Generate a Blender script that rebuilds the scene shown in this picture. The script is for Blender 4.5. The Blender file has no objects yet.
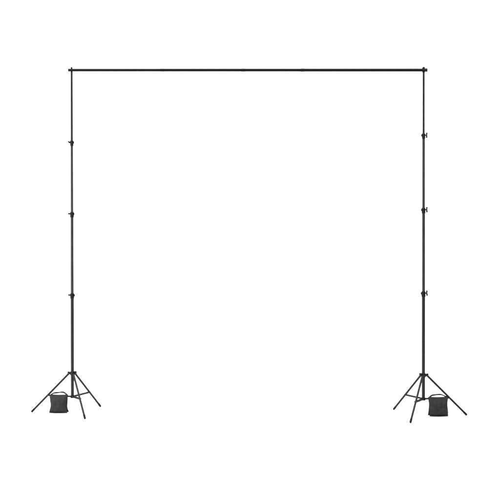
import bpy, bmesh, math, random
from mathutils import Vector, Matrix, noise
random.seed(4)
scene = bpy.context.scene
C = scene.collection
PI = math.pi

# ------------------------------------------------------------------ materials
def mat(name, base, rough, spec=0.3, metallic=0.0, scale=60.0, var=0.25, bump=0.0, rvar=0.08, weave=0.0):
    m = bpy.data.materials.new(name); m.use_nodes = True
    nt = m.node_tree; N = nt.nodes; L = nt.links
    b = N['Principled BSDF']
    b.inputs['Metallic'].default_value = metallic
    b.inputs['Specular IOR Level'].default_value = spec
    tc = N.new('ShaderNodeTexCoord')
    nz = N.new('ShaderNodeTexNoise'); nz.inputs['Scale'].default_value = scale; nz.inputs['Detail'].default_value = 5
    L.new(tc.outputs['Object'], nz.inputs['Vector'])
    cr = N.new('ShaderNodeValToRGB')
    cr.color_ramp.elements[0].position = 0.3; cr.color_ramp.elements[1].position = 0.7
    lo = [c*(1-var) for c in base]; hi = [c*(1+var) for c in base]
    cr.color_ramp.elements[0].color = (*lo, 1); cr.color_ramp.elements[1].color = (*hi, 1)
    L.new(nz.outputs['Fac'], cr.inputs['Fac']); L.new(cr.outputs['Color'], b.inputs['Base Color'])
    mr = N.new('ShaderNodeMapRange')
    mr.inputs['To Min'].default_value = rough-rvar; mr.inputs['To Max'].default_value = rough+rvar
    L.new(nz.outputs['Fac'], mr.inputs['Value']); L.new(mr.outputs['Result'], b.inputs['Roughness'])
    h = None
    if weave:
        w1 = N.new('ShaderNodeTexWave'); w1.inputs['Scale'].default_value = weave; w1.bands_direction = 'X'; w1.inputs['Distortion'].default_value = 0.6
        w2 = N.new('ShaderNodeTexWave'); w2.inputs['Scale'].default_value = weave; w2.bands_direction = 'Z'; w2.inputs['Distortion'].default_value = 0.6
        L.new(tc.outputs['Object'], w1.inputs['Vector']); L.new(tc.outputs['Object'], w2.inputs['Vector'])
        a = N.new('ShaderNodeMath'); a.operation = 'ADD'
        L.new(w1.outputs['Fac'], a.inputs[0]); L.new(w2.outputs['Fac'], a.inputs[1]); h = a.outputs[0]
    elif bump:
        h = nz.outputs['Fac']
    if h:
        bp = N.new('ShaderNodeBump'); bp.inputs['Strength'].default_value = bump; bp.inputs['Distance'].default_value = 0.002
        L.new(h, bp.inputs['Height']); L.new(bp.outputs['Normal'], b.inputs['Normal'])
    return m

M_TUBE   = mat('black_satin_tube', (.0068,.0068,.0070), .40, .16, scale=9, var=.25, bump=.05, rvar=.12)
M_TUBE2  = mat('charcoal_anodised_tube', (.0135,.0135,.0138), .40, .22, scale=9, var=.22, bump=.05, rvar=.12)
M_BAR    = mat('black_powder_coat', (.0028,.0028,.0029), .50, .06, scale=90, var=.2, bump=.1)
M_PLAST  = mat('black_moulded_plastic', (.0045,.0045,.0047), .50, .10, scale=120, var=.25, bump=.15)
M_LEG    = mat('black_painted_leg', (.0075,.0075,.0078), .48, .14, scale=60, var=.2, bump=.05)
M_RUBBER = mat('black_rubber', (.006,.006,.006), .75, .10, scale=200, var=.25, bump=.2)
M_STEEL  = mat('dark_steel_bolt', (.02,.02,.021), .35, .4, scale=200, var=.2)
M_CLOTH  = mat('charcoal_nylon_cloth', (.019,.019,.0193), .85, .08, scale=45, var=.22, bump=.35, weave=260)
M_WEB    = mat('black_webbing', (.008,.008,.0083), .75, .10, scale=250, var=.3, bump=.3)
M_WHITE  = mat('white_paper_sweep', (.86,.86,.86), .9, .05, scale=3, var=.01, bump=0, rvar=.03)

# ------------------------------------------------------------------ helpers
def obj(name, bm, m, parent=None, smooth=True, label=None):
    bmesh.ops.recalc_face_normals(bm, faces=bm.faces[:])
    me = bpy.data.meshes.new(name); bm.to_mesh(me); bm.free()
    me.materials.append(m)
    if smooth:
        for p in me.polygons: p.use_smooth = True
        me.set_sharp_from_angle(angle=math.radians(38))
    o = bpy.data.objects.new(name, me); C.objects.link(o)
    if parent: o.parent = parent
    if label: o['label'] = label
    return o

def frame_of(d):
    d = d.normalized()
    up = Vector((0,0,1)) if abs(d.z) < .95 else Vector((1,0,0))
    a = d.cross(up).normalized(); b = d.cross(a).normalized()
    return d, a, b

def add_lathe(bm, p0, axis, prof, seg=28, cap=True):
    """prof: list of (distance along axis, radius)"""
    d, a, b = frame_of(axis); rings = []
    for t, r in prof:
        c = p0 + d*t
        rings.append([bm.verts.new(c + (a*math.cos(2*PI*i/seg) + b*math.sin(2*PI*i/seg))*r) for i in range(seg)])
    for r0, r1 in zip(rings, rings[1:]):
        for i in range(seg):
            j = (i+1) % seg
            bm.faces.new((r0[i], r0[j], r1[j], r1[i]))
    if cap:
        bm.faces.new(rings[0][::-1]); bm.faces.new(rings[-1])

def add_tube(bm, p0, p1, r, seg=24, bev=.0012):
    p0, p1 = Vector(p0), Vector(p1); l = (p1-p0).length; e = min(bev, l*.3, r*.5)
    add_lathe(bm, p0, p1-p0, [(0, r-e), (e, r), (l-e, r), (l, r-e)], seg)

def add_block(bm, c, ex, ey, ez, sx, sy, sz, bev=.001):
    """bevelled box on axes ex, ey, ez with full sizes"""
    M = Matrix((ex.normalized(), ey.normalized(), ez.normalized())).transposed().to_4x4()
    M.translation = c
    r = bmesh.ops.create_cube(bm, size=1, matrix=M @ Matrix.Diagonal((sx, sy, sz, 1)))
    edges = list({e for v in r['verts'] for e in v.link_edges})
    if bev: bmesh.ops.bevel(bm, geom=edges, offset=bev, segments=2, affect='EDGES', profile=.6)

def thing(name, label, cat, loc=(0,0,0), group=None):
    o = bpy.data.objects.new(name, None); C.objects.link(o)
    o.empty_display_size = .1
    o.location = loc; o['label'] = label; o['category'] = cat
    if group: o['group'] = group
    return o

def pol(r, deg, z):
    a = math.radians(deg); return Vector((r*math.cos(a), r*math.sin(a), z))

# ------------------------------------------------------------------ setting: white paper sweep
def sheet(name, pts, x0, x1, nx=2):
    bm = bmesh.new()
    rows = [[bm.verts.new((x0+(x1-x0)*i/nx, y, z)) for i in range(nx+1)] for y, z in pts]
    for a, b in zip(rows, rows[1:]):
        for i in range(nx): bm.faces.new((a[i], a[i+1], b[i+1], b[i]))
    o = obj(name, bm, M_WHITE); o['kind'] = 'structure'; return o
YB = 1.6; RC = 1.6
sheet('floor', [(-12, 0), (-4, 0), (YB, 0)], -9, 9)
arc = [(YB + RC*math.sin(t), RC - RC*math.cos(t)) for t in [PI/2*i/24 for i in range(25)]]
sheet('backdrop', arc + [(YB+RC, 4.0), (YB+RC, 6.5)], -9, 9)

# ------------------------------------------------------------------ tripod stand
HUB_R = .025
def add_leg_and_brace(root, deg, R, zc, zsp, rot):
    top = pol(HUB_R+.006, deg, zc-.004); foot = pol(R, deg, .0095)
    d = (foot-top).normalized()
    bm = bmesh.new()
    add_tube(bm, top - d*.006, foot - d*.022, .0091)
    leg = obj('leg', bm, M_LEG, root)
    bm = bmesh.new()
    l = .044
    add_lathe(bm, foot - d*.034, d, [(0,.0093),(.001,.0101),(.028,.0099),(.035,.0093),(.0385,.0070)], 20)
    obj('rubber_foot', bm, M_RUBBER, leg)
    # brace: two flat strips from the lower spider to the leg
    t = .57
    j = top.lerp(foot, t); s = pol(.018, deg, zsp)
    u = (j-s).normalized(); side = Vector((-math.sin(math.radians(deg)), math.cos(math.radians(deg)), 0)); w = u.cross(side)
    bm = bmesh.new()
    for k in (-1, 1):
        add_block(bm, (s+j)/2 + side*k*.0104, u, side, w, (j-s).length+.005, .0024, .0120, .0006)
    br = obj('brace', bm, M_LEG, root)
    bm = bmesh.new()
    add_lathe(bm, j - side*.0145, side, [(0,.003),(.001,.0042),(.003,.0042),(.026,.0042),(.028,.0042),(.029,.003)], 14)
    obj('rivet', bm, M_STEEL, br)
    return leg

def add_collar(root, z, r_low, r_up, kdeg, wing, wing_tilt):
    """clamp collar with its wing knob; wing 'z' = upright wings, 'y' = wings lying level"""
    bm = bmesh.new()
    R = r_low + .0034
    add_lathe(bm, Vector((0,0,z-.025)), Vector((0,0,1)),
              [(0, r_low-.001),(.0008, R-.0022),(.004, R-.0008),(.012, R-.0004),(.018, R),(.040, R+.0002),(.045, R-.0002),(.0485, r_up+.0025),(.050, r_up-.001)], 28)
    k = pol(1, kdeg, 0); side = Vector((-k.y, k.x, 0)); up = Vector((0,0,1))
    # boss for the screw and the split clamp ears on the opposite side
    add_lathe(bm, Vector((0,0,z+.008)) + k*(R-.006), k, [(0,.0090),(.0055,.0084),(.0072,.0066)], 18)
    for q in (-1, 1):
        add_block(bm, Vector((0,0,z+.006)) - k*(R+.0015) + side*q*.0042, k, side, up, .007, .0034, .020, .0008)
    col = obj('collar', bm, M_PLAST, root)
    bm = bmesh.new()
    p = Vector((0,0,z+.008)) + k*(R + (.0008 if wing == 'z' else -.0022))
    add_lathe(bm, p, k, [(0,.0060),(.003,.0056),(.005,.0066),(.010,.0074),(.0140,.0068),(.0150,.0048)], 18)
    ax = up if wing == 'z' else side
    ax = (Matrix.Rotation(math.radians(wing_tilt), 3, k) @ ax).normalized(); oth = k.cross(ax)
    c = p + k*.0105
    # two rounded paddles swept slightly outward, one continuous T-shaped grip
    prof = [(-.0235,.0032),(-.0228,.0050),(-.0205,.0064),(-.0165,.0068),(-.011,.0060),(-.005,.0056),(0,.0058),
            (.005,.0056),(.011,.0060),(.0165,.0068),(.0205,.0064),(.0228,.0050),(.0235,.0032)]
    rings = []
    for t_, wd in prof:
        cc = c + ax*t_ + k*(abs(t_)/.0235)**2*.0015
        rings.append([bm.verts.new(cc + oth*math.cos(2*PI*a/14)*wd*1.0 + k*math.sin(2*PI*a/14)*wd*1.08) for a in range(14)])
    for r0, r1 in zip(rings, rings[1:]):
        for i in range(14):
            bm.faces.new((r0[i], r0[(i+1)%14], r1[(i+1)%14], r1[i]))
    bm.faces.new(rings[0][::-1]); bm.faces.new(rings[-1])
    obj('wing_knob', bm, M_PLAST, col)
    return col

RAD = [.0142, .0131, .0113, .0096]
def make_stand(loc, label, R, degs, zc, zsp, collars, zbar, ztop, kdeg, wing, tilts, lean, tubes, nut_deg):
    root = thing('backdrop_stand', label, 'stand', loc, 'tripod stands holding up the crossbar')
    root.rotation_euler = (0, lean, 0)
    zs = [zsp-.012] + collars + [zbar-.018]
    # telescoping pole sections
    for i in range(4):
        bm = bmesh.new()
        add_tube(bm, (0,0,zs[i]), (0,0,zs[i+1] + (.002 if i < 3 else 0)), RAD[i], 28)
        obj('tube', bm, tubes[i], root)
    for i, z in enumerate(collars):
        add_collar(root, z, RAD[i], RAD[i+1], kdeg, wing, tilts[i])
    # leg crown
    bm = bmesh.new()
    rr = RAD[0]
    add_lathe(bm, Vector((0,0,zc-.020)), Vector((0,0,1)), [(0,rr+.0005),(.001,rr+.0040),(.008,rr+.0052),(.024,rr+.0052),(.032,rr+.0040),(.036,rr+.0005)], 28)
    for dg in degs:
        k = pol(1, dg, 0); side = Vector((-k.y, k.x, 0)); up = Vector((0,0,1))
        for q in (-1, 1):
            add_block(bm, Vector((0,0,zc)) + k*.0255 + side*q*.0108, (k + up*.12), side, up - k*.12, .032, .0036, .021, .0012)
        add_block(bm, Vector((0,0,zc+.0085)) + k*.0265, (k + up*.25), side, up - k*.25, .027, .0250, .0040, .0010)
    crown = obj('leg_crown', bm, M_PLAST, root)
    for dg in degs:
        k = pol(1, dg, 0); side = Vector((-k.y, k.x, 0))
        bm = bmesh.new()
        add_lathe(bm, Vector((0,0,zc-.003)) + k*.031 - side*.0165, side, [(0,.0030),(.001,.0044),(.0035,.0044),(.0036,.0028),(.0294,.0028),(.0295,.0044),(.032,.0044),(.033,.0030)], 12)
        obj('bolt', bm, M_STEEL, crown)
    # lower spider the braces hinge on
    bm = bmesh.new()
    add_lathe(bm, Vector((0,0,zsp-.014)), Vector((0,0,1)), [(0,rr-.001),(.001,rr+.0026),(.006,rr+.0036),(.020,rr+.0036),(.024,rr+.002),(.025,rr)], 28)
    for dg in degs:
        k = pol(1, dg, 0); side = Vector((-k.y, k.x, 0))
        add_block(bm, Vector((0,0,zsp)) + k*.0180, k, side, Vector((0,0,1)), .014, .0160, .012, .0012)
    obj('brace_collar', bm, M_PLAST, root)
    for dg in degs:
        add_leg_and_brace(root, dg, R, zc, zsp, 0)
    # spigot and wing nut that take the crossbar
    bm = bmesh.new()
    add_lathe(bm, Vector((0,0,zbar-.0195)), Vector((0,0,1)), [(0,RAD[3]+.0016),(.001,RAD[3]+.0022),(.005,RAD[3]+.0020),(.006,.0066),(.030,.0064),(ztop-zbar+.016,.0062),(ztop-zbar+.018,.0050)], 20)
    sp = obj('spigot', bm, M_BAR, root)
    bm = bmesh.new()
    zt = ztop-.004
    add_lathe(bm, Vector((0,0,zbar+.0145)), Vector((0,0,1)), [(0,.0090),(.001,.0098),(.0055,.0094),(.0075,.0072),(.0090,.0068)], 18)
    k = pol(1, nut_deg, 0); side = Vector((-k.y, k.x, 0))
    for q in (-1, 1):
        add_block(bm, Vector((0,0,zbar+.0185)) + k*q*.0100, k*q + Vector((0,0,.35)), side, Vector((0,0,1)) - k*q*.35, .0085, .0032, .0085, .0012)
    obj('wing_nut', bm, M_PLAST, sp)
    return root

F = 990.1
CAM = Vector((0, -8.636, 1.469))
LX, LY = -1.5285, 0.0
RX, RY = 1.5025, -.168
L_DEG = (176.6, 296.6, 56.6); R_DEG = (3.7, 123.7, 243.7)
ZBL, ZBR = 2.990, 2.961
make_stand((LX, LY, 0), 'black telescopic tripod stand with wing knobs pointing outward, under the left crossbar end',
           .360, L_DEG, .3480, .144, [1.020, 1.729, 2.353], ZBL, 3.018, 178, 'y', (5, 3, 8), -.0026,
           (M_TUBE, M_TUBE2, M_TUBE2, M_TUBE), 70)
make_stand((RX, RY, 0), 'black telescopic tripod stand with T-shaped wing knobs pointing outward, under the right crossbar end',
           .374, R_DEG, .353, .150, [1.045, 1.759, 2.396], ZBR, 2.991, 2, 'z', (-14, -6, 8), .0006,
           (M_TUBE, M_TUBE2, M_TUBE2, M_TUBE), 5)

# ------------------------------------------------------------------ crossbar
pL = Vector((LX - .0026*ZBL, LY, ZBL)); pR = Vector((RX + .0006*ZBR, RY, ZBR))
u = (pR-pL).normalized(); Lb = (pR-pL).length
bar = thing('crossbar', 'long straight black crossbar resting across the tops of both tripod stands', 'crossbar', pL)
E0, E1 = -.031, Lb+.033
cuts = [E0+.003, Lb*.262, Lb*.492, Lb*.660, E1-.003]
rads = [.0120, .0127, .0132, .0136]
for i in range(4):
    bm = bmesh.new()
    add_tube(bm, u*cuts[i], u*(cuts[i+1]), rads[i], 28, .0008)
    obj('bar_section', bm, M_BAR, bar)
for i in (1, 2, 3):
    bm = bmesh.new()
    add_tube(bm, u*(cuts[i]-.016), u*(cuts[i]+.016), rads[i]+.0008, 28, .0006)
    obj('joint_sleeve', bm, M_BAR, bar)
for t, s, r in ((E0, 1, rads[0]), (E1, -1, rads[3])):
    bm = bmesh.new()
    add_lathe(bm, u*t, u*s, [(0,r-.003),(.0015,r+.0004),(.003,r+.0012),(.016,r+.0012),(.017,r+.0002)], 28)
    obj('end_cap', bm, M_RUBBER, bar)

# ------------------------------------------------------------------ sandbags
def make_sandbag(loc, deg, label, seed, wtop, wmid, wbot, h, zbr):
    """saddle bag over a tripod brace running in direction deg; loc at floor under the bag centre"""
    root = thing('sandbag', label, 'sandbag', loc, 'sandbags weighing down the stands')
    d = pol(1, deg, 0)
    if d.x < 0: d = -d                        # u runs left to right in the photo
    n = Vector((d.y, -d.x, 0))                # towards the camera
    def P(u, f, z): return d*u + n*f + Vector((0,0,z))
    def lerp(a, b, t): return a + (b-a)*t
    def width(v):
        if v < .5: 
            t = v/.5; t = t*t*(3-2*t); return lerp(wtop, wmid, t)
        t = (v-.5)/.5; return lerp(wmid, wbot, t**2.2)
    ztop, zbot = zbr+.009, .0035
    NU, NV = 36, 36
    for side in (1, -1):
        bm = bmesh.new(); grids = []
        off = seed*7.3 + side*3.1
        for face in (1, -1):
            g = []
            for j in range(NV+1):
                v = j/NV; row = []
                z = lerp(ztop, zbot, v)
                for i in range(NU+1):
                    s = i/NU*2-1
                    w = width(v)/2
                    edge = (1-abs(s)**5)
                    prof = min(1, v/.22)**.7 * (1 if v < .80 else max(0, (1-((v-.80)/.115)**2))**.5 if v < .915 else 0)
                    fat = .55 + .45*math.sin(PI*min(1, v*.72+.12))
                    th = .0013 + .0225*edge*prof*fat
                    q = Vector((s*2.1+off, v*2.4, off*.5+face))
                    wr = noise.noise(q*1.2)*.0085 + noise.noise(q*2.6)*.0040
                    # creases fanning down from the gathered top corners, and a horizontal slump fold low on the bag
                    for cs in (-1, 1):
                        ang = math.atan2(v+.05, abs(s-cs)+.02)
                        wr += .0026*math.sin(ang*11+off+cs)*math.exp(-((s-cs)**2*1.2+v*v*2.2))
                    wr -= .0036*math.exp(-((v-.56-.07*math.sin(s*2.3+off))/.045)**2)
                    wr += .0022*math.sin(s*13+noise.noise(q)*4)*max(0, 1-v*2.2)
                    th += wr*edge*(.2+.8*prof)*(1 if face == side else .3)
                    th = max(th, .0011)
                    cf = side*(lerp(.0105, .027, min(1, v/.3)) )
                    if v > .9: cf += side*.003*math.sin(s*4+off)*(v-.9)/.1
                    ux = s*w + .0055*noise.noise(Vector((v*3.2, off, s*.7)))*min(1, v*5)*min(1, (1-v)*5)
                    zz = z + .0060*noise.noise(Vector((s*1.9, off+4, v)))*(1-v)
                    zz -= .0050*(1-s*s)*(1-v)**2              # top edge dips a little in the middle
                    row.append(bm.verts.new(P(ux, cf + face*th, zz)))
                g.append(row)
            grids.append(g)
        a, b = grids
        for g in grids:
            for j in range(NV):
                for i in range(NU): bm.faces.new((g[j][i], g[j][i+1], g[j+1][i+1], g[j+1][i]))
        for j in range(NV):
            for i in (0, NU): bm.faces.new((a[j][i], a[j+1][i], b[j+1][i], b[j][i]))
        for i in range(NU):
            for j in (0, NV): bm.faces.new((a[j][i], a[j][i+1], b[j][i+1], b[j][i]))
        po = obj('pouch', bm, M_CLOTH, root)
        # hem tape sewn along the bottom edge
        bm = bmesh.new()
        add_block(bm, P(0, side*.027 + side*.0016*math.sin(off), .0075), d, n, Vector((0,0,1)), wbot*.985, .0050, .0078, .0012)
        obj('hem', bm, M_WEB, po)
    # band over the brace that joins the pouches
    bm = bmesh.new()
    K = 14
    for (z0, dz) in ((0, 0),):
        outer, inner = [], []
        for i in range(13):
            s = i/12*2-1
            uo = s*wtop*.47
            ro, ri = [], []
            for k in range(K+1):
                a = PI*k/K
                dip = .0030*(1-s*s)
                ro.append(bm.verts.new(P(uo, .0128*math.cos(a), ztop-.012-dip + .0155*math.sin(a))))
                ri.append(bm.verts.new(P(uo, .0113*math.cos(a), ztop-.012-dip + .0137*math.sin(a))))
            outer.append(ro); inner.append(ri)
        for i in range(12):
            for k in range(K):
                bm.faces.new((outer[i][k], outer[i+1][k], outer[i+1][k+1], outer[i][k+1]))
                bm.faces.new((inner[i][k], inner[i][k+1], inner[i+1][k+1], inner[i+1][k]))
            for k in (0, K):
                bm.faces.new((outer[i][k], outer[i+1][k], inner[i+1][k], inner[i][k]))
        for i in (0, 12):
            for k in range(K): bm.faces.new((outer[i][k], outer[i][k+1], inner[i][k+1], inner[i][k]))
    obj('saddle_band', bm, M_CLOTH, root)
    # carrying handle: a webbing strap arched above the band
    bm = bmesh.new()
    SN = 40; rows = []
    flip = -1 if math.cos(math.radians(deg)) < 0 else 1
    for i in range(SN+1):
        t = i/SN
        s = -1 + 2*t
        uu = s*wtop*.47
        # arch: steep near the brace's inner end, long shallow run towards the leg
        base = ztop-.004
        hz = base + h*(1-abs(s)**3.0)*(1 + .16*flip*-s) + .0022*math.sin(t*9+seed)*(1-s*s)
        tilt = .27 + .05*math.sin(t*5+seed)
        hw = .0095*(1-.25*abs(s)**6)
        c = P(uu, .002*math.sin(t*4+seed), hz)
        ds = -3*abs(s)**2*(1 if s > 0 else -1)*h/(wtop*.46)
        n0 = (Vector((0,0,1)) - d*ds).normalized()
        wv = n*math.cos(tilt) - n0*math.sin(tilt)      # front edge rolled down so the strap shows some face
        nv = n0*math.cos(tilt) + n*math.sin(tilt)
        rows.append([bm.verts.new(c + wv*hw*a + nv*.0031*b*(1+.25*math.sin(t*17+seed*2))) for a, b in ((-1,-1),(1,-1),(1,1),(-1,1))])
    for r0, r1 in zip(rows, rows[1:]):
        for k in range(4): bm.faces.new((r0[k], r0[(k+1)%4], r1[(k+1)%4], r1[k]))
    bm.faces.new(rows[0][::-1]); bm.faces.new(rows[-1])
    obj('handle', bm, M_WEB, root)
    return root

pl = pol(.120, L_DEG[0], 0); pr = pol(.1265, R_DEG[0], 0)
make_sandbag((LX+pl.x, LY+pl.y, 0), L_DEG[0], 'charcoal fabric sandbag straddling a leg brace of the stand under the left crossbar end', 1, .156, .136, .162, .025, .149)
make_sandbag((RX+pr.x, RY+pr.y, 0), R_DEG[0], 'charcoal fabric sandbag straddling a leg brace of the stand under the right crossbar end', 2, .165, .149, .162, .025, .154)

# ------------------------------------------------------------------ light
w = bpy.data.worlds.new('World'); scene.world = w; w.use_nodes = True
w.node_tree.nodes['Background'].inputs['Color'].default_value = (1,1,1,1)
w.node_tree.nodes['Background'].inputs['Strength'].default_value = .40
def area(name, loc, target, sx, sy, power):
    l = bpy.data.lights.new(name, 'AREA'); l.shape = 'RECTANGLE'; l.size = sx; l.size_y = sy; l.energy = power
    o = bpy.data.objects.new(name, l); C.objects.link(o); o.location = loc
    o.rotation_euler = (Vector(target)-Vector(loc)).to_track_quat('-Z', 'Y').to_euler()
area('softbox_overhead', (0, -1.0, 6.6), (0, -1.0, 0), 9, 6, 900)
area('softbox_key', (-4.6, -2.2, 1.9), (-1.5, 0, 1.3), 1.6, 3.2, 260)
area('softbox_backdrop', (0, -3.0, 6.4), (0, 3.2, 2.0), 9, 2, 700)

# ------------------------------------------------------------------ camera
cd = bpy.data.cameras.new('camera'); co = bpy.data.objects.new('camera', cd); C.objects.link(co)
co.location = CAM; co.rotation_euler = (PI/2, 0, 0)
cd.sensor_width = 36; cd.lens = F/500*36; cd.shift_y = -.0110; cd.shift_x = .0045
cd.clip_start = .05; cd.clip_end = 200
scene.camera = co
scene.view_settings.view_transform = 'Standard'; scene.view_settings.look = 'None'
scene.view_settings.exposure = 0; scene.view_settings.gamma = 1
scene.render.resolution_x = scene.render.resolution_y = 1024
